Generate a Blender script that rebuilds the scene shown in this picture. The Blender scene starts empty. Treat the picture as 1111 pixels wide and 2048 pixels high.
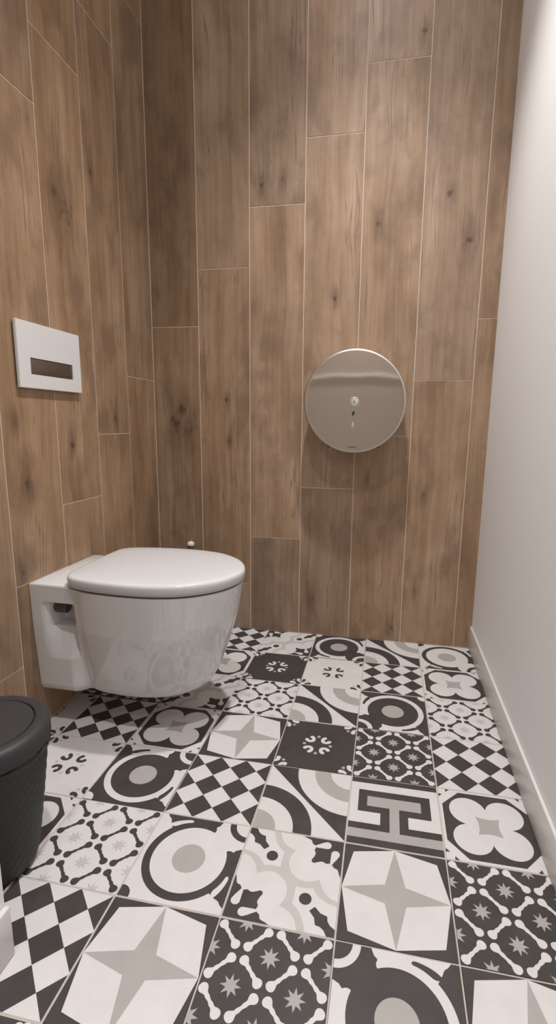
import bpy, bmesh, math, random
from mathutils import Matrix, Vector
from mathutils.geometry import tessellate_polygon

random.seed(7)
S = bpy.context.scene
COL = S.collection

# ------------------------------------------------------------------ camera
CAM = (0.45167, -1.90274, 0.85502)
PITCH, YAW, ROLL = 0.182535, 0.185706, 0.012550
F_PX, PPX, PPY = 991.12, 29.284, 4.613
cd = bpy.data.cameras.new('camera')
cam = bpy.data.objects.new('camera', cd)
COL.objects.link(cam)
base = Matrix(((1, 0, 0), (0, 0, -1), (0, 1, 0)))
Rw = Matrix.Rotation(ROLL, 3, 'Z') @ Matrix.Rotation(PITCH, 3, 'X') @ Matrix.Rotation(YAW, 3, 'Y') @ base
right, down, fwd = Rw[0], Rw[1], Rw[2]
m3 = Matrix((right, -down, -fwd)).transposed()
cam.matrix_world = Matrix.Translation(CAM) @ m3.to_4x4()
cd.sensor_fit = 'VERTICAL'
cd.sensor_height = 36.0
cd.sensor_width = 36.0 * 1111 / 2048
cd.lens = F_PX * 36.0 / 2048
cd.shift_x = -PPX / 2048
cd.shift_y = PPY / 2048
cd.clip_start = 0.01
S.camera = cam

# ------------------------------------------------------------------ world, light levels, exposure
w = bpy.data.worlds.new('world')
S.world = w
w.use_nodes = True
w.node_tree.nodes['Background'].inputs[0].default_value = (0.05, 0.047, 0.044, 1)
w.node_tree.nodes['Background'].inputs[1].default_value = 1.0
S.view_settings.view_transform = 'Standard'
S.view_settings.look = 'None'
S.view_settings.gamma = 1.0
S.view_settings.use_curve_mapping = False
S.view_settings.exposure = -0.29
LAMP_COL = (1.0, 0.982, 0.985)
CEIL = 2.64
#        x     y      watts  beam  soft (wide, frosted part of the light)
LAMPS = ((0.335, -0.64, 130.0, 98, 4.6), (0.27, -1.47, 88.0, 94, 3.0), (0.20, -2.60, 80.0, 84, 1.5))  # third lamp is an added fill, also lighting the reflected end wall

# ------------------------------------------------------------------ room numbers (metres)
XL, XR, YB = -0.4741, 0.804, -0.0027
YP = -1.333          # partition face
YF = -3.03           # far end behind the camera
PT = 0.2015          # floor tile pitch

# ------------------------------------------------------------------ helpers
def link(o, parent=None):
    COL.objects.link(o)
    if parent:
        o.parent = parent
    return o

def new_obj(name, me, parent=None, loc=(0, 0, 0), rot=(0, 0, 0)):
    o = bpy.data.objects.new(name, me)
    link(o, parent)
    o.location = loc
    o.rotation_euler = rot
    return o

def empty(name, loc=(0, 0, 0)):
    return new_obj(name, None, None, loc)

def tag(o, label=None, cat=None, group=None, kind=None):
    if label: o['label'] = label
    if cat: o['category'] = cat
    if group: o['group'] = group
    if kind: o['kind'] = kind
    return o

def bm_mesh(bm, name, mats, smooth=None):
    bmesh.ops.recalc_face_normals(bm, faces=bm.faces)
    me = bpy.data.meshes.new(name)
    bm.to_mesh(me)
    bm.free()
    for m in (mats if isinstance(mats, (list, tuple)) else [mats]):
        me.materials.append(m)
    if smooth is not None:
        for pl in me.polygons:
            pl.use_smooth = True
        me.set_sharp_from_angle(angle=math.radians(smooth))
    return me

def box_bm(x0, x1, y0, y1, z0, z1, bev=0, seg=1):
    bm = bmesh.new()
    bmesh.ops.create_cube(bm, size=1)
    for v in bm.verts:
        v.co = Vector(((x0 + x1) / 2 + v.co.x * (x1 - x0), (y0 + y1) / 2 + v.co.y * (y1 - y0), (z0 + z1) / 2 + v.co.z * (z1 - z0)))
    if bev:
        bmesh.ops.bevel(bm, geom=list(bm.edges), offset=bev, segments=seg, affect='EDGES', profile=0.5)
    return bm

def box(name, x0, x1, y0, y1, z0, z1, mat, parent=None, bev=0, seg=1, smooth=None, org=(0, 0, 0)):
    return new_obj(name, bm_mesh(box_bm(x0, x1, y0, y1, z0, z1, bev, seg), name, mat, smooth), parent, org)

def lathe_bm(prof, n=48, cap=True):
    """profile of (r, z) turned about z; r = 0 closes the end"""
    bm = bmesh.new()
    rings = []
    for r, z in prof:
        if r < 1e-6:
            rings.append([bm.verts.new((0, 0, z))])
        else:
            rings.append([bm.verts.new((r * math.cos(2 * math.pi * k / n), r * math.sin(2 * math.pi * k / n), z)) for k in range(n)])
    for a, b in zip(rings, rings[1:]):
        for k in range(n):
            k2 = (k + 1) % n
            if len(a) == 1 and len(b) == 1: continue
            if len(a) == 1: bm.faces.new((a[0], b[k], b[k2]))
            elif len(b) == 1: bm.faces.new((a[k], a[k2], b[0]))
            else: bm.faces.new((a[k], a[k2], b[k2], b[k]))
    return bm

def lathe(name, prof, mat, parent=None, loc=(0, 0, 0), rot=(0, 0, 0), n=48, smooth=35):
    return new_obj(name, bm_mesh(lathe_bm(prof, n), name, mat, smooth), parent, loc, rot)

def sm(a, b, x):
    t = min(1.0, max(0.0, (x - a) / (b - a)))
    return t * t * (3 - 2 * t)

def interp(tab, x):
    if x <= tab[0][0]: return tab[0][1]
    for (a, va), (b, vb) in zip(tab, tab[1:]):
        if x <= b:
            return va + (vb - va) * (x - a) / (b - a)
    return tab[-1][1]

# ------------------------------------------------------------------ materials
class NT:
    def __init__(self, name):
        self.m = bpy.data.materials.new(name)
        self.m.use_nodes = True
        self.t = self.m.node_tree
        self.b = self.t.nodes['Principled BSDF']
    def n(self, kind, **kw):
        nd = self.t.nodes.new(kind)
        for k, v in kw.items(): setattr(nd, k, v)
        return nd
    def put(self, sock, v):
        if isinstance(v, bpy.types.NodeSocket): self.t.links.new(v, sock)
        else: sock.default_value = v
    def math(self, op, a, b=0.0, c=0.0, clamp=False):
        nd = self.n('ShaderNodeMath', operation=op, use_clamp=clamp)
        for i, v in enumerate((a, b, c)): self.put(nd.inputs[i], v)
        return nd.outputs[0]
    def noise(self, vec, scale, detail=3, rough=0.5, w=None, dist=0.0):
        nd = self.n('ShaderNodeTexNoise', noise_dimensions='4D' if w is not None else '3D')
        self.put(nd.inputs['Vector'], vec)
        if w is not None: self.put(nd.inputs['W'], w)
        nd.inputs['Scale'].default_value = scale
        nd.inputs['Detail'].default_value = detail
        nd.inputs['Roughness'].default_value = rough
        nd.inputs['Distortion'].default_value = dist
        return nd.outputs[0]
    def comb(self, x, y, z):
        nd = self.n('ShaderNodeCombineXYZ')
        for i, v in enumerate((x, y, z)): self.put(nd.inputs[i], v)
        return nd.outputs[0]
    def ramp(self, f, stops):
        nd = self.n('ShaderNodeValToRGB')
        el = nd.color_ramp.elements
        while len(el) < len(stops): el.new(0.5)
        for e, (p, c) in zip(el, stops):
            e.position = p
            e.color = tuple(c) + (1,) if len(c) == 3 else c
        self.put(nd.inputs[0], f)
        return nd.outputs[0]
    def range(self, v, a, b, c, d, smooth=True):
        nd = self.n('ShaderNodeMapRange', interpolation_type='SMOOTHSTEP' if smooth else 'LINEAR')
        for i, x in enumerate((v, a, b, c, d)): self.put(nd.inputs[i], x)
        return nd.outputs[0]
    def mix(self, f, a, b, blend='MIX'):
        nd = self.n('ShaderNodeMix', data_type='RGBA', blend_type=blend)
        self.put(nd.inputs[0], f)
        for i, v in ((6, a), (7, b)):
            self.put(nd.inputs[i], v if isinstance(v, bpy.types.NodeSocket) else (tuple(v) + (1,))[:4])
        return nd.outputs[2]
    def bump(self, h, strength, dist):
        nd = self.n('ShaderNodeBump')
        nd.inputs['Strength'].default_value = strength
        nd.inputs['Distance'].default_value = dist
        self.put(nd.inputs['Height'], h)
        self.put(self.b.inputs['Normal'], nd.outputs[0])
    def done(self, color=None, rough=None, metal=0.0, spec=0.5, coat=0.0):
        if color is not None:
            self.put(self.b.inputs['Base Color'], color if isinstance(color, bpy.types.NodeSocket) else (tuple(color) + (1,))[:4])
        if rough is not None: self.put(self.b.inputs['Roughness'], rough)
        self.b.inputs['Metallic'].default_value = metal
        self.b.inputs['Specular IOR Level'].default_value = spec
        self.b.inputs['Coat Weight'].default_value = coat
        return self.m
    def obj(self):
        return self.n('ShaderNodeTexCoord').outputs['Object']

def plain(name, col, rough, metal=0.0, spec=0.5, coat=0.0, var=0.04, scale=14.0):
    t = NT(name)
    f = t.noise(t.obj(), scale, 3)
    c = t.mix(f, [x * (1 - var) for x in col], [min(1, x * (1 + var)) for x in col])
    return t.done(c, rough, metal, spec, coat)

def wood_material():
    t = NT('wood_look_porcelain')
    sep = t.n('ShaderNodeSeparateXYZ')
    t.put(sep.inputs[0], t.obj())
    x, z = sep.outputs[0], sep.outputs[2]
    rnd = t.math('MULTIPLY', t.n('ShaderNodeObjectInfo').outputs['Random'], 97.0)
    warp = t.noise(t.comb(t.math('MULTIPLY', x, 5.0), 0.0, t.math('MULTIPLY', z, 2.2)), 1.0, 2, 0.5, rnd)
    xw = t.math('ADD', x, t.math('MULTIPLY', t.math('SUBTRACT', warp, 0.5), 0.06))
    def at(name):
        return t.n('ShaderNodeAttribute', attribute_type='OBJECT', attribute_name=name)
    # knots: vector property (x, z, size)
    kd, km = None, None
    for nm in ('knot_a', 'knot_b', 'knot_c'):
        s2 = t.n('ShaderNodeSeparateXYZ')
        t.put(s2.inputs[0], at(nm).outputs['Vector'])
        size = t.math('MAXIMUM', s2.outputs[2], 0.0001)
        dx = t.math('DIVIDE', t.math('SUBTRACT', xw, s2.outputs[0]), size)
        dz = t.math('DIVIDE', t.math('SUBTRACT', z, s2.outputs[1]), size)
        nz = t.noise(t.comb(t.math('MULTIPLY', x, 60.0), 0.0, t.math('MULTIPLY', z, 28.0)), 1.0, 3, 0.6, rnd)
        core = t.math('SQRT', t.math('ADD', t.math('MULTIPLY', dx, dx), t.math('MULTIPLY', t.math('MULTIPLY', dz, dz), 0.55)))
        core = t.math('ADD', core, t.math('MULTIPLY', t.math('SUBTRACT', nz, 0.5), 2.8))
        kcore = t.range(core, 0.0, 1.1, 1.0, 0.0)
        halo = t.math('SQRT', t.math('ADD', t.math('MULTIPLY', t.math('MULTIPLY', dx, dx), 0.25), t.math('MULTIPLY', t.math('MULTIPLY', dz, dz), 0.035)))
        nv = t.noise(t.comb(t.math('MULTIPLY', x, 110.0), 2.0, t.math('MULTIPLY', z, 13.0)), 1.0, 3, 0.6, rnd)
        khalo = t.range(t.math('ADD', halo, t.math('MULTIPLY', t.math('SUBTRACT', nv, 0.5), 1.5)), 0.0, 1.0, 0.55, 0.0)
        k = t.math('MAXIMUM', t.math('MULTIPLY', kcore, 0.96), khalo)
        km = k if km is None else t.math('MAXIMUM', km, k)
    fine = t.noise(t.comb(t.math('MULTIPLY', xw, 150.0), 0.0, t.math('MULTIPLY', z, 2.4)), 1.0, 5, 0.62, rnd)
    streak = t.noise(t.comb(t.math('MULTIPLY', xw, 42.0), 3.1, t.math('MULTIPLY', z, 1.1)), 1.0, 4, 0.6, rnd)
    broad = t.noise(t.comb(t.math('MULTIPLY', xw, 11.0), 7.7, t.math('MULTIPLY', z, 2.6)), 1.0, 3, 0.55, rnd)
    cloud = t.noise(t.comb(t.math('MULTIPLY', x, 14.0), 1.3, t.math('MULTIPLY', z, 8.0)), 1.0, 5, 0.68, rnd)
    f = t.math('ADD', t.math('MULTIPLY', fine, 0.15), t.math('MULTIPLY', streak, 0.28))
    f = t.math('ADD', f, t.math('MULTIPLY', broad, 0.36))
    f = t.math('ADD', f, t.math('MULTIPLY', cloud, 0.21))
    col = t.ramp(f, [(0.36, (0.190, 0.118, 0.070)), (0.45, (0.288, 0.187, 0.117)), (0.53, (0.370, 0.250, 0.164)), (0.64, (0.455, 0.328, 0.232))])
    # thin dark cracks
    crack = t.noise(t.comb(t.math('MULTIPLY', xw, 62.0), 9.0, t.math('MULTIPLY', z, 1.7)), 1.0, 2, 0.4, rnd)
    cm = t.range(t.math('ABSOLUTE', t.math('SUBTRACT', crack, 0.44)), 0.0, 0.024, 0.58, 0.0)
    cm = t.math('MULTIPLY', cm, t.range(broad, 0.50, 0.60, 0.0, 1.0))
    col = t.mix(cm, col, (0.13, 0.080, 0.052))
    # greyish smoky patches
    gp = t.range(t.noise(t.comb(t.math('MULTIPLY', x, 9.0), 5.0, t.math('MULTIPLY', z, 5.0)), 1.0, 4, 0.6, rnd), 0.49, 0.67, 0.0, 0.66)
    col = t.mix(gp, col, (0.195, 0.128, 0.088))
    col = t.mix(km, col, (0.100, 0.062, 0.040))
    tone = t.math('ADD', at('tone').outputs['Fac'], 1.0)
    hv = t.n('ShaderNodeHueSaturation')
    t.put(hv.inputs['Value'], tone)
    t.put(hv.inputs['Saturation'], t.math('SUBTRACT', 1.0, at('grey').outputs['Fac']))
    t.put(hv.inputs['Color'], col)
    t.bump(fine, 0.12, 0.0006)
    return t.done(hv.outputs[0], t.range(fine, 0.3, 0.7, 0.50, 0.40), spec=0.4)

def tile_material(name, col, var=0.10):
    t = NT(name)
    rnd = t.math('MULTIPLY', t.n('ShaderNodeObjectInfo').outputs['Random'], 53.0)
    a = t.noise(t.obj(), 22.0, 5, 0.6, rnd)
    b = t.noise(t.obj(), 420.0, 2, 0.5, rnd)
    f = t.math('ADD', t.math('MULTIPLY', a, 0.7), t.math('MULTIPLY', b, 0.3))
    c = t.mix(t.range(f, 0.3, 0.7, 0.0, 1.0), [x * (1 - var) for x in col], [x * (1 + var) for x in col])
    t.bump(b, 0.05, 0.0004)
    return t.done(c, t.range(a, 0.3, 0.7, 0.42, 0.52), spec=0.35)

M_WOOD = wood_material()
M_GROUT_W = plain('wall_grout', (0.70, 0.59, 0.50), 0.8, spec=0.2)
M_GROUT_F = plain('floor_grout', (0.50, 0.44, 0.385), 0.85, spec=0.2, var=0.08, scale=30)
M_TW = tile_material('tile_print_white', (0.635, 0.608, 0.590), 0.035)
M_TD = tile_material('tile_print_dark', (0.052, 0.046, 0.0425), 0.14)
M_TG = tile_material('tile_print_grey', (0.385, 0.358, 0.340), 0.035)
M_TL = tile_material('tile_print_pale_grey', (0.495, 0.470, 0.450), 0.03)
M_PAINT = plain('white_wall_paint', (0.86, 0.855, 0.852), 0.55, spec=0.25, var=0.015, scale=3)
M_GREIGE = plain('beige_wall_paint', (0.66, 0.59, 0.525), 0.6, spec=0.2, var=0.02, scale=3)
M_CEIL = plain('white_ceiling_paint', (0.75, 0.74, 0.72), 0.8, spec=0.2, var=0.01)
M_BASE = plain('white_baseboard_lacquer', (0.70, 0.67, 0.645), 0.35, var=0.01)
M_CER = plain('white_ceramic', (0.715, 0.705, 0.695), 0.08, spec=0.55, coat=0.3, var=0.006, scale=4)
M_SEAT = plain('white_seat_plastic', (0.645, 0.640, 0.640), 0.16, spec=0.5, var=0.006, scale=4)
M_RUB = plain('dark_gap_plastic', (0.05, 0.046, 0.044), 0.5)
M_PLATE = plain('white_plate_plastic', (0.68, 0.665, 0.655), 0.22, var=0.008)
M_BUTTON = plain('dark_brushed_chrome', (0.26, 0.225, 0.205), 0.30, metal=0.9, var=0.03, scale=60)
M_CHROME = plain('chrome', (0.78, 0.76, 0.74), 0.12, metal=1.0, var=0.01)
M_BIN = plain('anthracite_bin_plastic', (0.034, 0.034, 0.035), 0.55, spec=0.35, var=0.10, scale=60)
M_BINLID = plain('grey_bin_lid_plastic', (0.040, 0.039, 0.040), 0.50, spec=0.35, var=0.05, scale=60)
M_LINER = plain('black_bin_liner', (0.012, 0.012, 0.013), 0.18, var=0.1)
M_BLACK = plain('black_slot', (0.02, 0.018, 0.016), 0.5)
M_GREYPL = plain('grey_fixing_plastic', (0.085, 0.078, 0.073), 0.4)

def steel_material():
    t = NT('brushed_steel')
    sep = t.n('ShaderNodeSeparateXYZ')
    t.put(sep.inputs[0], t.obj())
    line = t.noise(t.comb(t.math('MULTIPLY', sep.outputs[0], 9.0), 0.0, t.math('MULTIPLY', sep.outputs[2], 900.0)), 1.0, 3, 0.6)
    big = t.noise(t.comb(t.math('MULTIPLY', sep.outputs[0], 7.0), 0.0, t.math('MULTIPLY', sep.outputs[2], 5.0)), 1.0, 1, 0.4)
    h = t.math('ADD', t.math('MULTIPLY', line, 0.002), t.math('MULTIPLY', big, 1.0))
    t.bump(h, 1.0, 0.0007)
    c = t.mix(line, (0.55, 0.495, 0.45), (0.63, 0.575, 0.525))
    return t.done(c, 0.055, metal=1.0)
M_STEEL = steel_material()
M_RIM = plain('satin_steel_rim', (0.66, 0.61, 0.56), 0.42, metal=1.0, var=0.01)
M_SATIN = plain('satin_lock_metal', (0.80, 0.78, 0.75), 0.36, metal=0.75, var=0.01)
M_STEELRIM = plain('polished_steel_edge', (0.72, 0.68, 0.64), 0.22, metal=1.0, var=0.01)

def lens_material(watts):
    t = NT('lamp_lens')
    t.b.inputs['Emission Color'].default_value = LAMP_COL + (1,)
    t.b.inputs['Emission Strength'].default_value = watts
    return t.done((0.8, 0.8, 0.8), 0.4)

# ================================================================== SETTING
# ---- floor: grout bed, then every tile
floor = box('floor', XL - 0.05, XR + 0.05, YF - 0.05, YB + 0.05, -0.06, -0.0014, M_GROUT_F)
tag(floor, 'floor of mixed black, white and grey patterned cement-look tiles', kind='structure')

W_, D_, G_, L_ = 0, 1, 2, 3      # material slots on tiles
LIM = 0.981

def clip(poly):
    for ax, sg in ((0, 1), (0, -1), (1, 1), (1, -1)):
        out = []
        for i in range(len(poly)):
            a, b = poly[i - 1], poly[i]
            da, db = LIM - sg * a[ax], LIM - sg * b[ax]
            if (da >= 0) != (db >= 0):
                t = da / (da - db)
                out.append((a[0] + (b[0] - a[0]) * t, a[1] + (b[1] - a[1]) * t))
            if db >= 0: out.append(b)
        poly = out
        if len(poly) < 3: return []
    return poly

def disc(cx, cy, r, n=40, a0=0.0, a1=360.0):
    full = abs(a1 - a0) >= 360
    k = n if full else n + 1
    pts = [(cx + r * math.cos(math.radians(a0 + (a1 - a0) * i / n)), cy + r * math.sin(math.radians(a0 + (a1 - a0) * i / n))) for i in range(k)]
    if not full: pts.append((cx, cy))
    return pts

def stroke(pts):
    """pts: (x, y, r) -> list of polygons: discs and tapering links"""
    out = [disc(x, y, r, 14) for x, y, r in pts]
    for (ax, ay, ar), (bx, by, br) in zip(pts, pts[1:]):
        d = math.hypot(bx - ax, by - ay)
        nx, ny = -(by - ay) / d, (bx - ax) / d
        out.append([(ax + nx * ar, ay + ny * ar), (ax - nx * ar, ay - ny * ar), (bx - nx * br, by - ny * br), (bx + nx * br, by + ny * br)])
    return out

def sym4(poly):
    return [[(sx * x, sy * y) for x, y in poly] for sx in (1, -1) for sy in (1, -1)]

def swap(poly):
    return [(y, x) for x, y in poly]

def smooth_closed(pts, it=2):
    for _ in range(it):
        out = []
        for i in range(len(pts)):
            a, b = pts[i], pts[(i + 1) % len(pts)]
            out += [(a[0] * .75 + b[0] * .25, a[1] * .75 + b[1] * .25), (a[0] * .25 + b[0] * .75, a[1] * .25 + b[1] * .75)]
        pts = out
    return pts

def smooth_open(pts, it=2):
    for _ in range(it):
        out = [pts[0]]
        for a, b in zip(pts, pts[1:]):
            out += [(a[0] * .75 + b[0] * .25, a[1] * .75 + b[1] * .25), (a[0] * .25 + b[0] * .75, a[1] * .25 + b[1] * .75)]
        out.append(pts[-1])
        pts = out
    return pts

def p_checker():
    L = []
    for a in range(0, 6):
        for b in range(-3, 3):
            if (a + b) % 2 == 0: continue
            corners = [(a, b), (a + 1, b), (a + 1, b + 1), (a, b + 1)]
            uv = [((p + q) / 6, (p - q) / 6) for p, q in corners]
            L.append((1, D_, [(2 * u - 1, 1 - 2 * v) for u, v in uv]))
    return W_, L

def p_star():
    o, c, i = LIM, 0.81, 0.19
    octa = [(0, o), (c, c), (o, 0), (c, -c), (0, -o), (-c, -c), (-o, 0), (-c, c)]
    st = [(0, o), (i, i), (o, 0), (i, -i), (0, -o), (-i, -i), (-o, 0), (-i, i)]
    return D_, [(1, W_, octa), (2, G_, st)]

BONE = [(-.278, 0), (-.272, .034), (-.253, .062), (-.222, .079), (-.190, .078), (-.158, .062), (-.125, .038), (-.098, .031), (-.066, .037), (-.035, .031), (0, .025)]
BONE = BONE + [(-t, r) for t, r in BONE[-2::-1]]
def p_bones(bg, fg, st):
    L = []
    prof = BONE + [(t, -r) for t, r in BONE[-2:0:-1]]
    for k in range(4):
        for l in range(4):
            cx, cy = -0.75 + 0.5 * k, 0.75 - 0.5 * l
            s = -1 if (k + l) % 2 == 0 else 1
            q = math.sqrt(0.5)
            L.append((1, fg, [(cx + (t - r * s) * q, cy + (t * s + r) * q) for t, r in prof]))
    for m in range(5):
        for n in range(5):
            if (m + n) % 2:
                cx, cy = -1 + 0.5 * m, 1 - 0.5 * n
                L.append((1, st, [(cx + (0.172 if i % 2 == 0 else 0.078) * math.sin(math.pi * i / 8), cy + (0.172 if i % 2 == 0 else 0.078) * math.cos(math.pi * i / 8)) for i in range(16)]))
    return bg, L

def p_ring(bg, fg):
    L = [(1, fg, disc(0, 0, 0.90, 64))]
    wing = smooth_open([(-.86, LIM), (-.80, .90), (-.745, .87), (-.70, .755), (-.60, .60)], 1) + [(-.2, .80), (0, .80), (.2, .74), (.32, .80), (.40, LIM)]
    slot = smooth_closed([(-.74, .715), (-.62, .81), (-.48, .870), (-.30, .915), (-.235, .895), (-.245, .845), (-.34, .825), (-.47, .765), (-.60, .672)], 2)
    gap = smooth_open([(0, .742), (.12, .715), (.22, .66), (.30, .675), (.325, .76), (.29, .82), (.335, .86), (.37, .88), (.395, LIM)], 2)
    gap = [(0, 0)] + gap + [(LIM, LIM)] + [(b, a) for a, b in reversed(gap)]
    for f in (lambda q: q, swap):
        L.append((1, fg, f(wing)))
        L.append((2, bg, f(slot)))
    L += [(2, bg, disc(0, 0, 0.745, 64)), (2, bg, gap), (3, G_, disc(0, 0, 0.325, 44))]
    L += [(3, fg, disc(LIM, LIM, 0.415, 20, 180, 270)), (4, bg, disc(LIM, LIM, 0.28, 16, 180, 270))]
    L += [(1, fg, disc(-.955, -.955, 0.19, 28))]
    return bg, L

def p_arcs():
    e = LIM
    return W_, [(1, D_, [(-e, e), (e, e), (e, -e)]),
                (2, W_, disc(e, e, 1.29, 40, 180, 270)), (2, D_, disc(-e, -e, 1.26, 40, 0, 90)),
                (3, G_, disc(e, e, 0.875, 32, 180, 270)), (3, W_, disc(-e, -e, 0.865, 32, 0, 90)),
                (4, W_, disc(e, e, 0.485, 24, 180, 270)), (4, G_, disc(-e, -e, 0.485, 24, 0, 90))]

def p_swirl(bg, fg, dot, cdot):
    L = [(2, cdot, disc(x, y, 0.048, 14)) for x, y in ((0, .35), (0, -.35), (.35, 0), (-.35, 0))]
    L += [(2, cdot, disc(sx * .765, sy * .765, 0.046, 14)) for sx in (1, -1) for sy in (1, -1)]
    curl = [(.305, .175, .054), (.268, .133, .048), (.215, .120, .046), (.162, .130, .047), (.130, .162, .047), (.120, .215, .046), (.133, .268, .048), (.175, .305, .054)]
    cor = [(.905, .705, .062), (.905, .775, .046), (.95, .82, .04), (.985, .835, .035)]
    for sx in (1, -1):
        for sy in (1, -1):
            for pts in (curl, cor, [(y, x, r) for x, y, r in cor]):
                L += [(1, fg, q) for q in stroke([(sx * x, sy * y, r) for x, y, r in pts])]
    return bg, L

def p_flower():
    L = [(1, D_, [(.92, .51), (.53, .925), (-.53, .925), (-.92, .51), (-.92, -.51), (-.53, -.925), (.53, -.925), (.92, -.51)])]
    for sx in (1, -1):
        for sy in (1, -1):
            L.append((2, W_, disc(sx * .385, sy * .385, .395, 40)))
            tri = [(sx * .725, sy * LIM), (sx * .82, sy * LIM), (sx * .81, sy * .895)]
            L += [(1, D_, tri), (1, D_, [(sx * LIM, sy * .725), (sx * LIM, sy * .82), (sx * .895, sy * .81)])]
    L.append((2, W_, [(.3, .3), (-.3, .3), (-.3, -.3), (.3, -.3)]))
    g = []
    for ang in range(4):
        for k in range(8):
            t = -1 + 2 * k / 8
            x, y = 0.255 * -t, 0.205 + 0.05 * t * t
            ca, sa = math.cos(ang * math.pi / 2), math.sin(ang * math.pi / 2)
            g.append((x * ca - y * sa, x * sa + y * ca))
    L.append((3, G_, g))
    return W_, L

def p_key():
    e = LIM
    dk = [(-.8, .59), (.8, .59), (.8, -.08), (.3, -.08), (.3, -.4), (e, -.4), (e, -.58), (.11, -.58), (.11, .1), (.59, .1), (.59, .4), (-.6, .4), (-.6, .1), (-.1, .1), (-.1, -.58), (-e, -.58), (-e, -.41), (-.3, -.41), (-.3, -.08), (-.8, -.08)]
    gr = [(.59, .1), (.59, .4), (-.6, .4), (-.6, .1), (-.1, .1), (-.1, -.58), (-e, -.58), (-e, -.81), (e, -.81), (e, -.58), (.11, -.58), (.11, .1)]
    return W_, [(1, D_, dk), (1, G_, gr), (1, D_, [(-e, .82), (e, .82), (e, e), (-e, e)]), (1, D_, [(-e, -.81), (e, -.81), (e, -e), (-e, -e)])]

def p_floral():
    e = LIM
    tl = [(-.48, e), (-.41, .78), (-.31, .62), (-.17, .51), (-.19, .35), (-.18, .17), (-.35, .18), (-.5, .15), (-.61, .29), (-.77, .39), (-e, .43)]
    bl = [(-e, .335), (-.82, .29), (-.69, .17), (-.59, -.05), (-.43, .04), (-.24, .04), (-.06, -.07), (.04, -.25), (.04, -.45), (-.05, -.60), (.13, -.66), (.27, -.79), (.335, -e)]
    def sec(pts, cut):      # smooth between cusps, keep cusps sharp
        out, s = [], 0
        for c in list(cut) + [len(pts) - 1]:
            out += smooth_open(pts[s:c + 1], 2)
            s = c
        return out
    a = sec(tl, (3, 5, 7))
    b = sec(bl, (3, 9))
    band = a + b
    band = band + [(-x, -y) for x, y in band]
    L = [(1, L_, band)]
    half = [(.15, e), (.22, .945), (.33, .915), (.345, .83), (.41, .80), (.435, .74), (.405, .68), (.455, .61), (.415, .50), (.375, .43)]
    orn = smooth_open(half + [(b_, a_) for a_, b_ in reversed(half)], 2) + [(e, e)]
    leaf_h = [(e, -.845), (.89, -.79), (.84, -.72), (.825, -.635), (.70, -.60), (.59, -.50)]
    leaf = [(e, -e)] + leaf_h + [(-y, -x) for x, y in reversed(leaf_h)]
    for s in (1, -1):
        L.append((2, D_, [(s * x, s * y) for x, y in orn]))
        for f in (lambda q: q, lambda q: [(y, x, r) for x, y, r in q]):
            d = f([(.385, .765, .012), (.50, .795, .045), (.58, .82, .068), (.655, .838, .085)])
            L += [(3, W_, q) for q in stroke([(s * x, s * y, r) for x, y, r in d])]
        L.append((2, D_, [(s * x, s * y) for x, y in leaf]))
        L.append((2, D_, disc(s * .395, -s * .385, .115, 28)))
    return W_, L

def tile_mesh(name, pat):
    basecol, layers = pat
    h = PT / 2
    e = 0.0994
    bm = box_bm(-e, e, -e, e, -0.008, 0.0, 0.0009, 1)
    for f in bm.faces: f.material_index = basecol
    count = {}
    for lay, mat, poly in layers:
        q = clip(poly)
        if len(q) < 3: continue
        count[lay] = count.get(lay, -1) + 1
        z = 0.00009 * lay + 0.000007 * (count[lay] % 12)
        vs = [bm.verts.new((x * h, y * h, z)) for x, y in q]
        for tri in tessellate_polygon([[Vector((x, y, 0)) for x, y in q]]):
            a, b, c = (vs[i] for i in tri)
            ar = (b.co.x - a.co.x) * (c.co.y - a.co.y) - (b.co.y - a.co.y) * (c.co.x - a.co.x)
            if abs(ar) < 1e-12: continue
            try: f = bm.faces.new((a, b, c) if ar > 0 else (a, c, b))
            except ValueError: continue
            f.material_index = mat
    me = bpy.data.meshes.new(name)
    bm.to_mesh(me)
    bm.free()
    for m in (M_TW, M_TD, M_TG, M_TL): me.materials.append(m)
    return me

PAT = {'checker': p_checker(), 'star': p_star(), 'bones_w': p_bones(W_, D_, L_), 'bones_d': p_bones(D_, W_, G_),
       'ring_w': p_ring(W_, D_), 'ring_d': p_ring(D_, W_), 'arcs': p_arcs(), 'swirl_d': p_swirl(D_, W_, G_, G_),
       'swirl_w': p_swirl(W_, D_, L_, L_), 'flower': p_flower(), 'key': p_key(), 'floral': p_floral()}
TM = {k: tile_mesh('tile_' + k, v) for k, v in PAT.items()}
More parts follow.
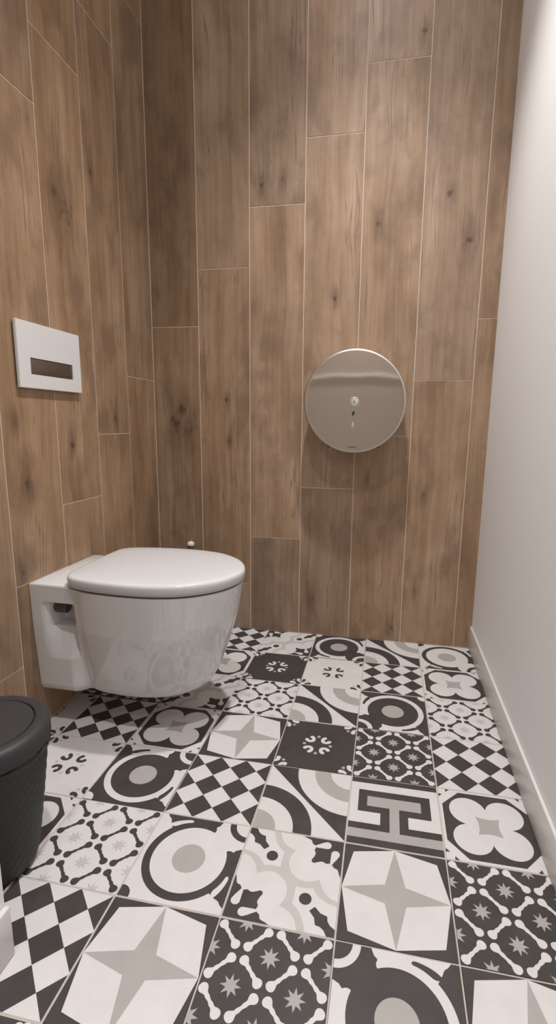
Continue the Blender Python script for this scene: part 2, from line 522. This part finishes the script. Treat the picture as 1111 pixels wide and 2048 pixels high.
# (column, row): (pattern, quarter turns counter-clockwise)
LAY = {(-1, 0): ('checker', 1), (0, 0): ('floral', 1), (1, 0): ('ring_d', 3), (2, 0): ('arcs', 0), (3, 0): ('ring_w', 3),
       (-1, 1): ('flower', 0), (0, 1): ('swirl_d', 0), (1, 1): ('swirl_w', 0), (2, 1): ('checker', 1), (3, 1): ('flower', 0),
       (-2, 2): ('bones_d', 0), (-1, 2): ('floral', 1), (0, 2): ('bones_w', 0), (1, 2): ('arcs', 0), (2, 2): ('ring_d', 2), (3, 2): ('bones_w', 0),
       (-3, 3): ('swirl_w', 0), (-2, 3): ('checker', 0), (-1, 3): ('flower', 0), (0, 3): ('star', 0), (1, 3): ('swirl_d', 0), (2, 3): ('bones_d', 0), (3, 3): ('checker', 0),
       (-3, 4): ('swirl_w', 0), (-2, 4): ('swirl_w', 0), (-1, 4): ('ring_d', 0), (0, 4): ('checker', 0), (1, 4): ('arcs', 0), (2, 4): ('key', 0), (3, 4): ('flower', 0),
       (-2, 5): ('flower', 0), (-1, 5): ('bones_w', 0), (0, 5): ('ring_w', 0), (1, 5): ('floral', 0), (2, 5): ('star', 0), (3, 5): ('bones_d', 0),
       (-1, 6): ('checker', 0), (0, 6): ('star', 0), (1, 6): ('bones_d', 0), (2, 6): ('ring_d', 1), (3, 6): ('star', 0),
       (-1, 7): ('swirl_d', 0), (0, 7): ('flower', 0), (1, 7): ('checker', 0), (2, 7): ('swirl_w', 0), (3, 7): ('arcs', 0)}
names = list(TM)
for j in range(0, 15):
    for i in range(-3, 4):
        if (i, j) in LAY: pat, q = LAY[(i, j)]
        else: pat, q = names[(i * 5 + j * 7) % len(names)], (i + j) % 4
        me = TM[pat]
        if i == -3:      # cut against the left wall
            bm = bmesh.new()
            bm.from_mesh(me)
            bmesh.ops.rotate(bm, verts=bm.verts, cent=(0, 0, 0), matrix=Matrix.Rotation(q * math.pi / 2, 3, 'Z'))
            cut = XL + 0.002 - (i + 0.5) * PT
            bmesh.ops.bisect_plane(bm, geom=list(bm.verts) + list(bm.edges) + list(bm.faces), plane_co=(cut, 0, 0), plane_no=(-1, 0, 0), clear_outer=True)
            me2 = bpy.data.meshes.new('cut_tile')
            bm.to_mesh(me2)
            bm.free()
            for m in (M_TW, M_TD, M_TG, M_TL): me2.materials.append(m)
            me, q = me2, 0
        new_obj('tile', me, floor, ((i + 0.5) * PT, -(j + 0.5) * PT, random.uniform(-0.00015, 0.00015)), (0, 0, q * math.pi / 2))

# ---- tiled walls: backing in grout colour, then every plank
wall_back = box('wall_back', XL - 0.12, XR + 0.12, YB + 0.0012, YB + 0.12, 0.0, CEIL, M_GROUT_W)
tag(wall_back, 'back wall clad in vertical wood-look porcelain planks with pale joints', kind='structure')
wall_left = box('wall_left', XL - 0.12, XL - 0.0012, YF, YB + 0.001, 0.0, CEIL, M_GROUT_W)
tag(wall_left, 'left wall clad in vertical wood-look porcelain planks with pale joints', kind='structure')

JT = 0.0014     # half joint
def plank(parent, side, a0, a1, z0, z1, tone=0.0, grey=0.0, knots=()):
    wdt, hgt = a1 - a0 - 2 * JT, z1 - z0 - 2 * JT
    me = bm_mesh(box_bm(-wdt / 2, wdt / 2, 0, 0.009, -hgt / 2, hgt / 2, 0.0006, 1), 'plank', M_WOOD)
    ca, cz = (a0 + a1) / 2, (z0 + z1) / 2
    if side == 'back':
        o = new_obj('plank', me, parent, (ca, YB, cz))
        f = 1
    else:               # left wall, facing +x: local x runs towards the back wall (+y)
        o = new_obj('plank', me, parent, (XL, ca, cz), (0, 0, math.pi / 2))
        f = 1
    o['tone'] = float(tone)
    o['grey'] = float(grey)
    for nm, kk in zip(('knot_a', 'knot_b', 'knot_c'), list(knots) + [(9.0, 9.0, 0.0001 / 0.0001 * 0.01)] * 3):
        o[nm] = [float((kk[0] - ca) * f), float(kk[1] - cz), float(kk[2])] if kk[0] < 8 else [9.0, 9.0, 0.01]
    return o

BX = [XL, -0.2816, -0.0783, 0.1262, 0.3294, 0.5342, 0.7391, XR]
BJ = [1.215, 0.197, 0.399, 0.607, 0.811, 1.012, 1.219]        # one joint height per column; the next is 1.2215 above
BK = [(-.39, .841, .040), (-.337, .822, .030), (-.36, .90, .026), (-.173, .939, .011), (-.165, .78, .010), (.035, 1.702, .012), (-.033, 1.69, .012), (.375, .644, .010), (.59, .595, .012),
      (.58, .221, .012), (.172, .147, .020), (.387, 1.539, .016), (.625, 1.623, .014), (.695, 1.472, .026), (.51, 2.106, .012), (.494, .06, .018), (.24, 1.30, .012)]
LK = [(-.517, 1.439, .044), (-.56, 1.47, .028), (-.789, .847, .012), (-.767, .686, .024), (-.555, .782, .014), (-.464, .75, .030), (-.799, .455, .012), (-.773, 1.229, .010), (-.378, 1.60, .014), (-.30, .86, .02)]
BT = {(0, 0): (-.16, -.04), (0, 1): (-.27, -.06), (1, 0): (-.10, .10), (1, 1): (-.06, -.06), (1, 2): (-.06, .03), (2, 0): (-.12, .08), (2, 1): (.10, .0), (2, 2): (-.13, .05), (3, 0): (-.04, .02), (3, 1): (.08, .0), (3, 2): (.14, .02),
      (4, 0): (.06, -.04), (4, 1): (.08, .0), (4, 2): (.10, .02), (5, 0): (.14, -.03), (5, 1): (.06, .08), (6, 0): (.04, -.05), (6, 1): (-.02, .0)}  # (tone, grey) per plank; upper-left dimness and lower-wall light partly put into tone
LT = {}
def column(parent, side, a0, a1, zj, knots, tones, idx):
    zs = [0.002]
    z = zj
    while z - 1.2215 > 0.03: z -= 1.2215
    while z < CEIL - 0.02:
        zs.append(z)
        z += 1.2215
    zs.append(CEIL - 0.002)
    for n, (z0, z1) in enumerate(zip(zs, zs[1:])):
        kk = [k for k in knots if a0 < k[0] < a1 and z0 < k[1] < z1][:3]
        tn, gr = tones.get((idx, n), (random.uniform(-.17, -.03), random.uniform(-.14, -.02)))
        plank(parent, side, a0, a1, z0, z1, tn, gr, kk)
for c in range(7):
    column(wall_back, 'back', BX[c], BX[c + 1], BJ[c], BK, BT, c)
LY = [YB - 0.0002, -0.213, -0.4145, -0.62, -0.83, -1.0345, -1.239, YP]
LJ = [1.0125, 0.811, 0.61, 0.4255, 0.207, 1.215, 1.012]
for c in range(7):
    column(wall_left, 'left', LY[c + 1], LY[c], LJ[c], LK, LT, c)
# painted end of the left wall beyond the partition
wp = box('wall_left', XL - 0.0012, XL, YF, YP - 0.12, 0.0, CEIL, M_PAINT, wall_left)
wp.name = 'paint_coat'

wall_right = box('wall_right', XR, XR + 0.12, YF, YB + 0.001, 0.0, CEIL, M_PAINT)
tag(wall_right, 'smooth white painted wall on the right', kind='structure')
wall_front = box('wall_front', XL - 0.12, XR + 0.12, YF - 0.12, YF, 0.0, CEIL, M_GREIGE)
tag(wall_front, 'beige painted end wall', kind='structure')
partition = box('wall_partition', XL + 0.0005, -0.1155, YP - 0.12, YP, 0.0, CEIL, M_PAINT)
tag(partition, 'short white partition wall beside the bin', kind='structure')
ceiling = box('ceiling', XL - 0.12, XR + 0.12, YF - 0.12, YB + 0.12, CEIL, CEIL + 0.1, M_CEIL)
tag(ceiling, 'white painted ceiling', kind='structure')

def skirting(name, x0, x1, y0, y1, label):
    o = box(name, x0, x1, y0, y1, 0.0006, 0.092, M_BASE, None, 0.0022, 2, 40)
    return tag(o, label, kind='structure')
skirting('baseboard_right', 0.7952, XR - 0.0003, YF + 0.002, YB - 0.0004, 'white lacquered baseboard along the right wall')
skirting('baseboard_partition', -0.1152, -0.1050, YP - 0.118, YP, 'white baseboard on the partition end by the bin')
skirting('baseboard_front', XL + 0.004, 0.793, YF + 0.0003, YF + 0.009, 'white lacquered baseboard along the end wall')
bm = bmesh.new()
pr = [(.0003, 1.280), (.020, 1.280), (.026, 1.284), (.004, 1.318), (.0003, 1.318)]  # added rail, face sloped to catch light and mirror as a line in the dispenser
va, vb = ([bm.verts.new((x, YF + d, z)) for d, z in pr] for x in (XL + 0.002, XR - 0.002))
for k in range(5): bm.faces.new((va[k], va[(k + 1) % 5], vb[(k + 1) % 5], vb[k]))
bm.faces.new(va); bm.faces.new(list(reversed(vb)))
rail = new_obj('reflected_rail', bm_mesh(bm, 'reflected_rail', M_CEIL))
tag(rail, 'white rail added on the end wall to reflect as a bright line in the dispenser', kind='structure')

# ---- ceiling downlights, plus an added fill lamp behind the camera
for k, (lx, ly, wt, beam, soft) in enumerate(LAMPS):
    t = empty('ceiling_light', (lx, ly, CEIL))
    tag(t, ('round recessed ceiling light nearest the plank wall', 'round recessed ceiling light in the middle of the row', 'added fill light behind the camera, modelled as a round recessed ceiling light')[k], 'light', 'ceiling lights in a row')
    lathe('trim_ring', [(0.036, -0.0002), (0.036, -0.004), (0.046, -0.005), (0.050, -0.0005)], M_BASE, t, n=32)
    lathe('lens', [(0.0, -0.0015), (0.035, -0.0015), (0.0355, -0.0004)], lens_material(2.0), t, n=32)
    ld = bpy.data.lights.new('downlight', 'SPOT')
    ld.shadow_soft_size = 0.035
    ld.spot_size = math.radians(beam)
    ld.spot_blend = 1.0
    ld.energy = wt
    ld.color = LAMP_COL
    lo = bpy.data.objects.new('downlight', ld)
    link(lo, t)
    lo.location = (0, 0, -0.042)
    ad = bpy.data.lights.new('lens_glow', 'AREA')
    ad.shape = 'DISK'
    ad.size = 0.068
    ad.energy = soft
    ad.color = LAMP_COL
    ao = bpy.data.objects.new('lens_glow', ad)
    link(ao, t)
    ao.location = (0, 0, -0.008)

# ================================================================== WALL-HUNG TOILET
YC = -0.635
toilet = empty('toilet', (XL, YC, 0.108))
tag(toilet, 'white wall-hung ceramic toilet with its lid closed', 'toilet')
def T(x, y, z): return (x - XL, y, z - 0.108)      # to local
TOPX = [(-.335, .156), (-.31, .168), (-.27, .178), (-.22, .184), (-.17, .186), (-.12, .183), (-.075, .174), (-.035, .160), (0, .138), (.028, .112), (.050, .082), (.064, .050), (.071, .022), (.073, 0)]
FRONT = [(.108, -.040), (.114, -.028), (.125, -.016), (.163, .005), (.245, .034), (.326, .058), (.418, .073)]
HW = [(.108, .120), (.114, .127), (.125, .132), (.20, .151), (.30, .173), (.418, .186)]
BW = [(.108, .126), (.114, .131), (.125, .135), (.30, .147), (.423, .150)]
def recess(x, z):
    """depth of the fixing niche in the flank, in metres"""
    a = sm(-.446, -.404, x) * (1 - sm(-.352, -.343, x))
    top = 1 - sm(.366, .374, z)
    slope = min(1.0, max(0.0, (z - .210) / .090))
    a2 = sm(-.428, -.420, x) * (1 - sm(-.356, -.349, x)) * sm(.298, .304, z) * (1 - sm(.364, .370, z))
    return 0.032 * a * top * slope + 0.034 * a2
zs = [.108, .1085, .110, .114, .119, .125] + [.125 + (.418 - .125) * k / 96 for k in range(1, 97)]
bm = bmesh.new()
rings = []
NB = 52
for z in zs:
    b, hw, fr = interp(BW, z), interp(HW, z), interp(FRONT, z)
    side = []
    for k in range(NB):
        x = XL + 0.0006 + (-0.342 - XL) * k / (NB - 1)
        wv = b + (hw * .156 / .186 - b) * sm(-.375, -.335, x)
        side.append((x, wv - recess(x, z)))
    # bowl outline, scaled to the front reach at this height
    for n in range(1, 41):
        u = n / 40 * (len(TOPX) - 1)
        i0 = min(int(u), len(TOPX) - 2)
        t = u - i0
        p0, p1, p2, p3 = (TOPX[max(0, min(len(TOPX) - 1, q))] for q in (i0 - 1, i0, i0 + 1, i0 + 2))
        def cr(a, b_, c, d): return 0.5 * (2 * b_ + (c - a) * t + (2 * a - 5 * b_ + 4 * c - d) * t * t + (3 * b_ - a - 3 * c + d) * t ** 3)
        x = cr(p0[0], p1[0], p2[0], p3[0]); y = cr(p0[1], p1[1], p2[1], p3[1])
        x = -.335 + (x + .335) * (fr + .335) / (.073 + .335)
        side.append((x, max(0.0, y) * hw / .186))
    side[-1] = (side[-1][0], 0.0)
    ring = [bm.verts.new(T(x, -y, z)) for x, y in side]
    ring += [bm.verts.new(T(x, y, z)) for x, y in reversed(side[:-1])]
    rings.append(ring)
for a, b in zip(rings, rings[1:]):
    n = len(a)
    for k in range(n):
        bm.faces.new((a[k], a[(k + 1) % n], b[(k + 1) % n], b[k]))
bm.faces.new(rings[0])
bm.faces.new(list(reversed(rings[-1])))
new_obj('bowl', bm_mesh(bm, 'bowl', M_CER, 40), toilet)
# ledge behind the seat, flush with the flanks
bm = bmesh.new()
prof = [(XL + .0006, .1500), (-.372, .1505), (-.352, .136), (-.352, 0)]
ol = [(x, -y) for x, y in prof] + [(x, y) for x, y in reversed(prof[:-1])]
lo_ = [bm.verts.new(T(x, y, .4165)) for x, y in ol]
hi_ = [bm.verts.new(T(x, y, .4245)) for x, y in ol]
n = len(ol)
for k in range(n): bm.faces.new((lo_[k], lo_[(k + 1) % n], hi_[(k + 1) % n], hi_[k]))
bm.faces.new(list(reversed(lo_))); bm.faces.new(hi_)
bmesh.ops.bevel(bm, geom=[e for e in bm.edges if e.verts[0] in hi_ and e.verts[1] in hi_], offset=.003, segments=3, affect='EDGES', profile=.5)
new_obj('ledge', bm_mesh(bm, 'ledge', M_CER, 50), toilet)

LID = [(-.376, 0), (-.375, .09), (-.370, .130), (-.352, .157), (-.318, .171), (-.27, .181), (-.22, .186), (-.17, .188), (-.12, .185), (-.075, .176), (-.035, .162), (0, .140), (.030, .113), (.053, .082), (.068, .050), (.076, .022), (.078, 0)]
def outline(inset=0.0, n=72):
    pts = []
    for i in range(n + 1):
        u = i / n * (len(LID) - 1)
        i0 = min(int(u), len(LID) - 2)
        t = u - i0
        q = []
        for k in (i0 - 1, i0, i0 + 1, i0 + 2):
            if k < 0: q.append((LID[1][0], -LID[1][1]))
            elif k >= len(LID): q.append((LID[-2][0], -LID[-2][1]))
            else: q.append(LID[k])
        c = [0.5 * (2 * q[1][d] + (q[2][d] - q[0][d]) * t + (2 * q[0][d] - 5 * q[1][d] + 4 * q[2][d] - q[3][d]) * t * t + (3 * q[1][d] - q[0][d] - 3 * q[2][d] + q[3][d]) * t ** 3) for d in (0, 1)]
        pts.append((c[0], max(0.0, c[1])))
    full = [(x, -y) for x, y in pts] + [(x, y) for x, y in reversed(pts[1:-1])]
    if inset:
        m = len(full)
        out = []
        for k in range(m):
            (ax, ay), (bx, by) = full[k - 1], full[(k + 1) % m]
            d = math.hypot(bx - ax, by - ay) or 1
            nx, ny = -(by - ay) / d, (bx - ax) / d
            out.append((full[k][0] + nx * inset, full[k][1] + ny * inset))
        full = out
    return full
def slab(name, prof, mat, parent):
    """stack of (inset, z) outlines, closed above and below"""
    bm = bmesh.new()
    rr = []
    for ins, z in prof:
        ol_ = outline(min(ins, .014))
        k_ = 1 - (max(ins, .014) - .014) / .19
        rr.append([bm.verts.new(T(-.15 + (x + .15) * k_, y * k_, z)) for x, y in ol_])
    for a, b in zip(rr, rr[1:]):
        m = len(a)
        for k in range(m): bm.faces.new((a[k], a[(k + 1) % m], b[(k + 1) % m], b[k]))
    for r_, z in ((rr[0], prof[0][1]), (rr[-1], prof[-1][1])):
        cx = sum(v.co.x for v in r_) / len(r_)
        c = bm.verts.new((cx, 0, z - 0.108 + (0.0015 if r_ is rr[-1] else 0)))
        m = len(r_)
        for k in range(m): bm.faces.new((r_[k], r_[(k + 1) % m], c))
    return new_obj(name, bm_mesh(bm, name, mat, 42), parent)
slab('seat_buffer', [(.012, .4185), (.012, .4225)], M_RUB, toilet)
slab('seat', [(.007, .4222), (.0055, .4232), (.0055, .4262), (.008, .4275)], M_SEAT, toilet)
slab('lid', [(.004, .4278), (.0015, .4283), (0, .4300), (0, .4450), (.0008, .4490), (.003, .4522), (.0065, .4543), (.014, .4555), (.05, .4570), (.10, .4580)], M_SEAT, toilet)
for s in (-1, 1):
    lathe('hinge', [(0, -.010), (.008, -.010), (.009, -.008), (.009, .008), (.008, .010), (0, .010)], M_CHROME, toilet, (-.392 - XL + 0.002, s * .07, .4335 - .108), (math.pi / 2, 0, 0), 20)
    lathe('fixing_cap', [(0, -.026), (.015, -.026), (.018, -.022), (.018, .022), (.015, .026), (0, .026)], M_GREYPL, toilet, (-.418 - XL, s * .106, .349 - .108), (0, math.pi / 2, 0), 24)

# ================================================================== FLUSH PLATE
fp = empty('flush_plate', (XL, -.6385, 1.018))
tag(fp, 'white rectangular flush plate with a dark metal button on the plank wall', 'flush plate')
PW, PH = .130, .083
bm = bmesh.new()
# plate with a real opening for the button
bu0, bu1, bz0, bz1 = -.0865, .0905, -.047, -.0055
def plate_ring(x):
    o = [(-PW, -PH), (PW, -PH), (PW, PH), (-PW, PH)]
    i = [(bu0, bz0), (bu1, bz0), (bu1, bz1), (bu0, bz1)]
    return [bm.verts.new((x, a, b)) for a, b in o], [bm.verts.new((x, a, b)) for a, b in i]
o1, i1 = plate_ring(.0050)
o2, i2 = plate_ring(.0125)
for k in range(4):
    k2 = (k + 1) % 4
    bm.faces.new((o2[k], o2[k2], i2[k2], i2[k]))
    bm.faces.new((o1[k2], o1[k], i1[k], i1[k2]))
    bm.faces.new((o1[k], o1[k2], o2[k2], o2[k]))
    bm.faces.new((i1[k2], i1[k], i2[k], i2[k2]))
bmesh.ops.bevel(bm, geom=[e for e in bm.edges if e.verts[0] in o2 and e.verts[1] in o2] , offset=.0012, segments=2, affect='EDGES')
new_obj('cover', bm_mesh(bm, 'cover', M_PLATE, 30), fp)
box('frame', .0004, .0056, -PW + .004, PW - .006, -PH + .005, PH - .005, M_RUB, fp)
box('button', .0058, .0112, bu0 + .0012, bu1 - .0012, bz0 + .0012, bz1 - .0012, M_BUTTON, fp, .0016, 2, 40)

# ================================================================== PAPER DISPENSER
DX, DZ, DR, DD = .331, .9305, .1785, .122
dp = empty('paper_dispenser', (DX, YB, DZ))
tag(dp, 'round brushed steel toilet roll dispenser with a lock, on the plank wall', 'dispenser')
RX = (math.pi / 2, 0, 0)      # lathe axis z -> -y
lathe('drum', [(0, .0004), (.170, .0004), (.172, .003), (.172, .085), (.168, .086)], M_STEELRIM, dp, rot=RX, n=96)
cov = bm_mesh(lathe_bm([(.1745, .060), (DR - .0010, .060), (DR, .062), (DR, DD - .007), (DR - .0012, DD - .0035), (DR - .0035, DD - .0012), (DR - .0065, DD - .0001), (DR - .0075, DD), (DR - .0095, DD + .00002), (.14, DD + .0002), (.07, DD + .0004), (0.0, DD + .0005)], 128), 'cover', M_STEEL, 40)
cov.materials.append(M_RIM)
for pl in cov.polygons:
    if math.hypot(pl.center.x, pl.center.y) > DR - .0072: pl.material_index = 1
cov.transform(Matrix.Rotation(math.pi / 2, 4, 'X'))
new_obj('cover', cov, dp)
lk = lathe('lock', [(0, DD + .0008), (.0165, DD + .0008), (.0165, DD + .004), (.0150, DD + .0062), (.0128, DD + .0068), (.0122, DD + .0050)], M_SATIN, dp, rot=RX, n=40)
lathe('lock_cylinder', [(.0120, DD + .0030), (.0118, DD + .0052), (.0112, DD + .0056), (0, DD + .0056)], M_SATIN, lk, n=36)
box('keyhole', -.0013, .0013, -.0052, .0052, DD + .0052, DD + .0060, M_BLACK, lk, .0006, 1)
def oval(name, cx, cz, a, b, y, mat, tilt=0.0):
    bm = bmesh.new()
    pts = [(a * math.cos(2 * math.pi * k / 24), b * math.sin(2 * math.pi * k / 24)) for k in range(24)]
    ca, sa = math.cos(tilt), math.sin(tilt)
    lo2 = [bm.verts.new((cx + u * ca - v * sa, -DD - .0006, cz + u * sa + v * ca)) for u, v in pts]
    hi2 = [bm.verts.new((cx + u * ca - v * sa, -DD - y, cz + u * sa + v * ca)) for u, v in pts]
    for k in range(24): bm.faces.new((lo2[k], lo2[(k + 1) % 24], hi2[(k + 1) % 24], hi2[k]))
    bm.faces.new(hi2); bm.faces.new(list(reversed(lo2)))
    return new_obj(name, bm_mesh(bm, name, mat), dp)
oval('sight_slot', -.0022, -.0405, .0042, .0082, .0013, M_BLACK, -.25)
oval('sight_slot_glint', -.0030, -.0790, .0030, .0095, .0013, M_SATIN, -.10)  # pale oval stands in for the bright glint under the slot
for k in range(6):
    box('maker_mark', -.0165 + k * .0050, -.0128 + k * .0050, -DD - .0009, -DD + .0002, -.1592 - (k % 2) * .0003, -.1552, M_BLACK, dp, .0006)
for s in (-1, 1):
    box('cutter', s * .086 - .0055, s * .086 + .0055, -.112, -.040, -.1600, -.1480, M_BLACK, dp, .003, 1)

# ================================================================== TOILET BRUSH
tb = empty('toilet_brush', (-.296, -.100, 0))
tag(tb, 'toilet brush with a white-tipped handle standing behind the toilet', 'toilet brush')
lathe('holder', [(0, .001), (.046, .001), (.048, .004), (.046, .16), (.043, .163), (.041, .158), (.041, .010), (0, .010)], M_BASE, tb, n=40)
lathe('brush_head', [(0, .02), (.028, .022), (.032, .04), (.032, .085), (.02, .095), (.007, .10)], M_BLACK, tb, n=24)
lathe('handle', [(0, .09), (.0075, .09), (.0075, .34), (.0125, .345), (.0135, .372), (.0, .3725)], M_GREYPL, tb, n=24)
lathe('handle_cap', [(.0142, .3725), (.0150, .375), (.0142, .381), (.0105, .3865), (.0055, .3888), (0, .3893)], M_SEAT, tb, n=28)

# ================================================================== WASTE BIN
bn = empty('waste_bin', (-.263, -1.192, 0))
tag(bn, 'dark grey plastic waste bin with a round lid beside the toilet', 'bin')
def bin_body():
    """tapered body with a woven relief"""
    bm = bmesh.new()
    n, rows = 144, 60
    z0, z1 = .012, .252
    def rad(z): return .0715 + (.1085 - .0715) * ((z / .252) ** .80)
    rr = []
    for zz, r in ((.0006, .0680), (.004, .0712), (.0115, .0742)):
        rr.append([bm.verts.new((r * math.cos(2 * math.pi * k / n), r * math.sin(2 * math.pi * k / n), zz)) for k in range(n)])
    for j in range(rows + 1):
        z = z0 + (z1 - z0) * j / rows
        ring = []
        for k in range(n):
            a = 2 * math.pi * k / n
            row = int(j / 3)
            wv = 0.0009 * math.sin(k * math.pi / 3 + (row % 2) * math.pi) * math.sin((j % 3 + .5) / 3 * math.pi) if 3 <= j <= rows - 5 else 0.0
            r = rad(z) + wv
            ring.append(bm.verts.new((r * math.cos(a), r * math.sin(a), z)))
        rr.append(ring)
    for r, z in ((.1035, .252), (.098, .20), (.070, .012)):
        rr.append([bm.verts.new((r * math.cos(2 * math.pi * k / n), r * math.sin(2 * math.pi * k / n), z)) for k in range(n)])
    for a, b in zip(rr, rr[1:]):
        for k in range(n): bm.faces.new((a[k], a[(k + 1) % n], b[(k + 1) % n], b[k]))
    bm.faces.new(list(reversed(rr[0]))); bm.faces.new(rr[-1])
    return bm
new_obj('body', bm_mesh(bin_body(), 'body', M_BIN, 60), bn)
# liner bag folded over the rim, a little uneven
bm = bmesh.new()
n = 96
rr = []
for q, (r, z) in enumerate(((.1010, .2545), (.1080, .2560), (.1122, .2545), (.1132, .2490), (.1118, .2430))):
    ring = []
    for k in range(n):
        a = 2 * math.pi * k / n
        wob = .0010 * math.sin(9 * a) + .0008 * math.sin(23 * a + 1)
        ring.append(bm.verts.new(((r + wob * (q > 1)) * math.cos(a), (r + wob * (q > 1)) * math.sin(a), z + (wob * 2.2 if q == 4 else 0))))
    rr.append(ring)
for a, b in zip(rr, rr[1:]):
    for k in range(n): bm.faces.new((a[k], a[(k + 1) % n], b[(k + 1) % n], b[k]))
new_obj('liner', bm_mesh(bm, 'liner', M_LINER, 60), bn)
lid_o = lathe('lid', [(.1065, .2565), (.1132, .2570), (.1142, .2600), (.1140, .2800), (.1120, .2890), (.1060, .2945), (.0960, .2965), (.0905, .2962), (.0885, .2945), (.0880, .2900), (0, .2900)], M_BINLID, bn, n=96)
lathe('swing_flap', [(0, .2955), (.050, .2960), (.080, .2962), (.0855, .2955), (.0868, .2935), (.0868, .2905), (0, .2905)], M_BINLID, lid_o, n=80)
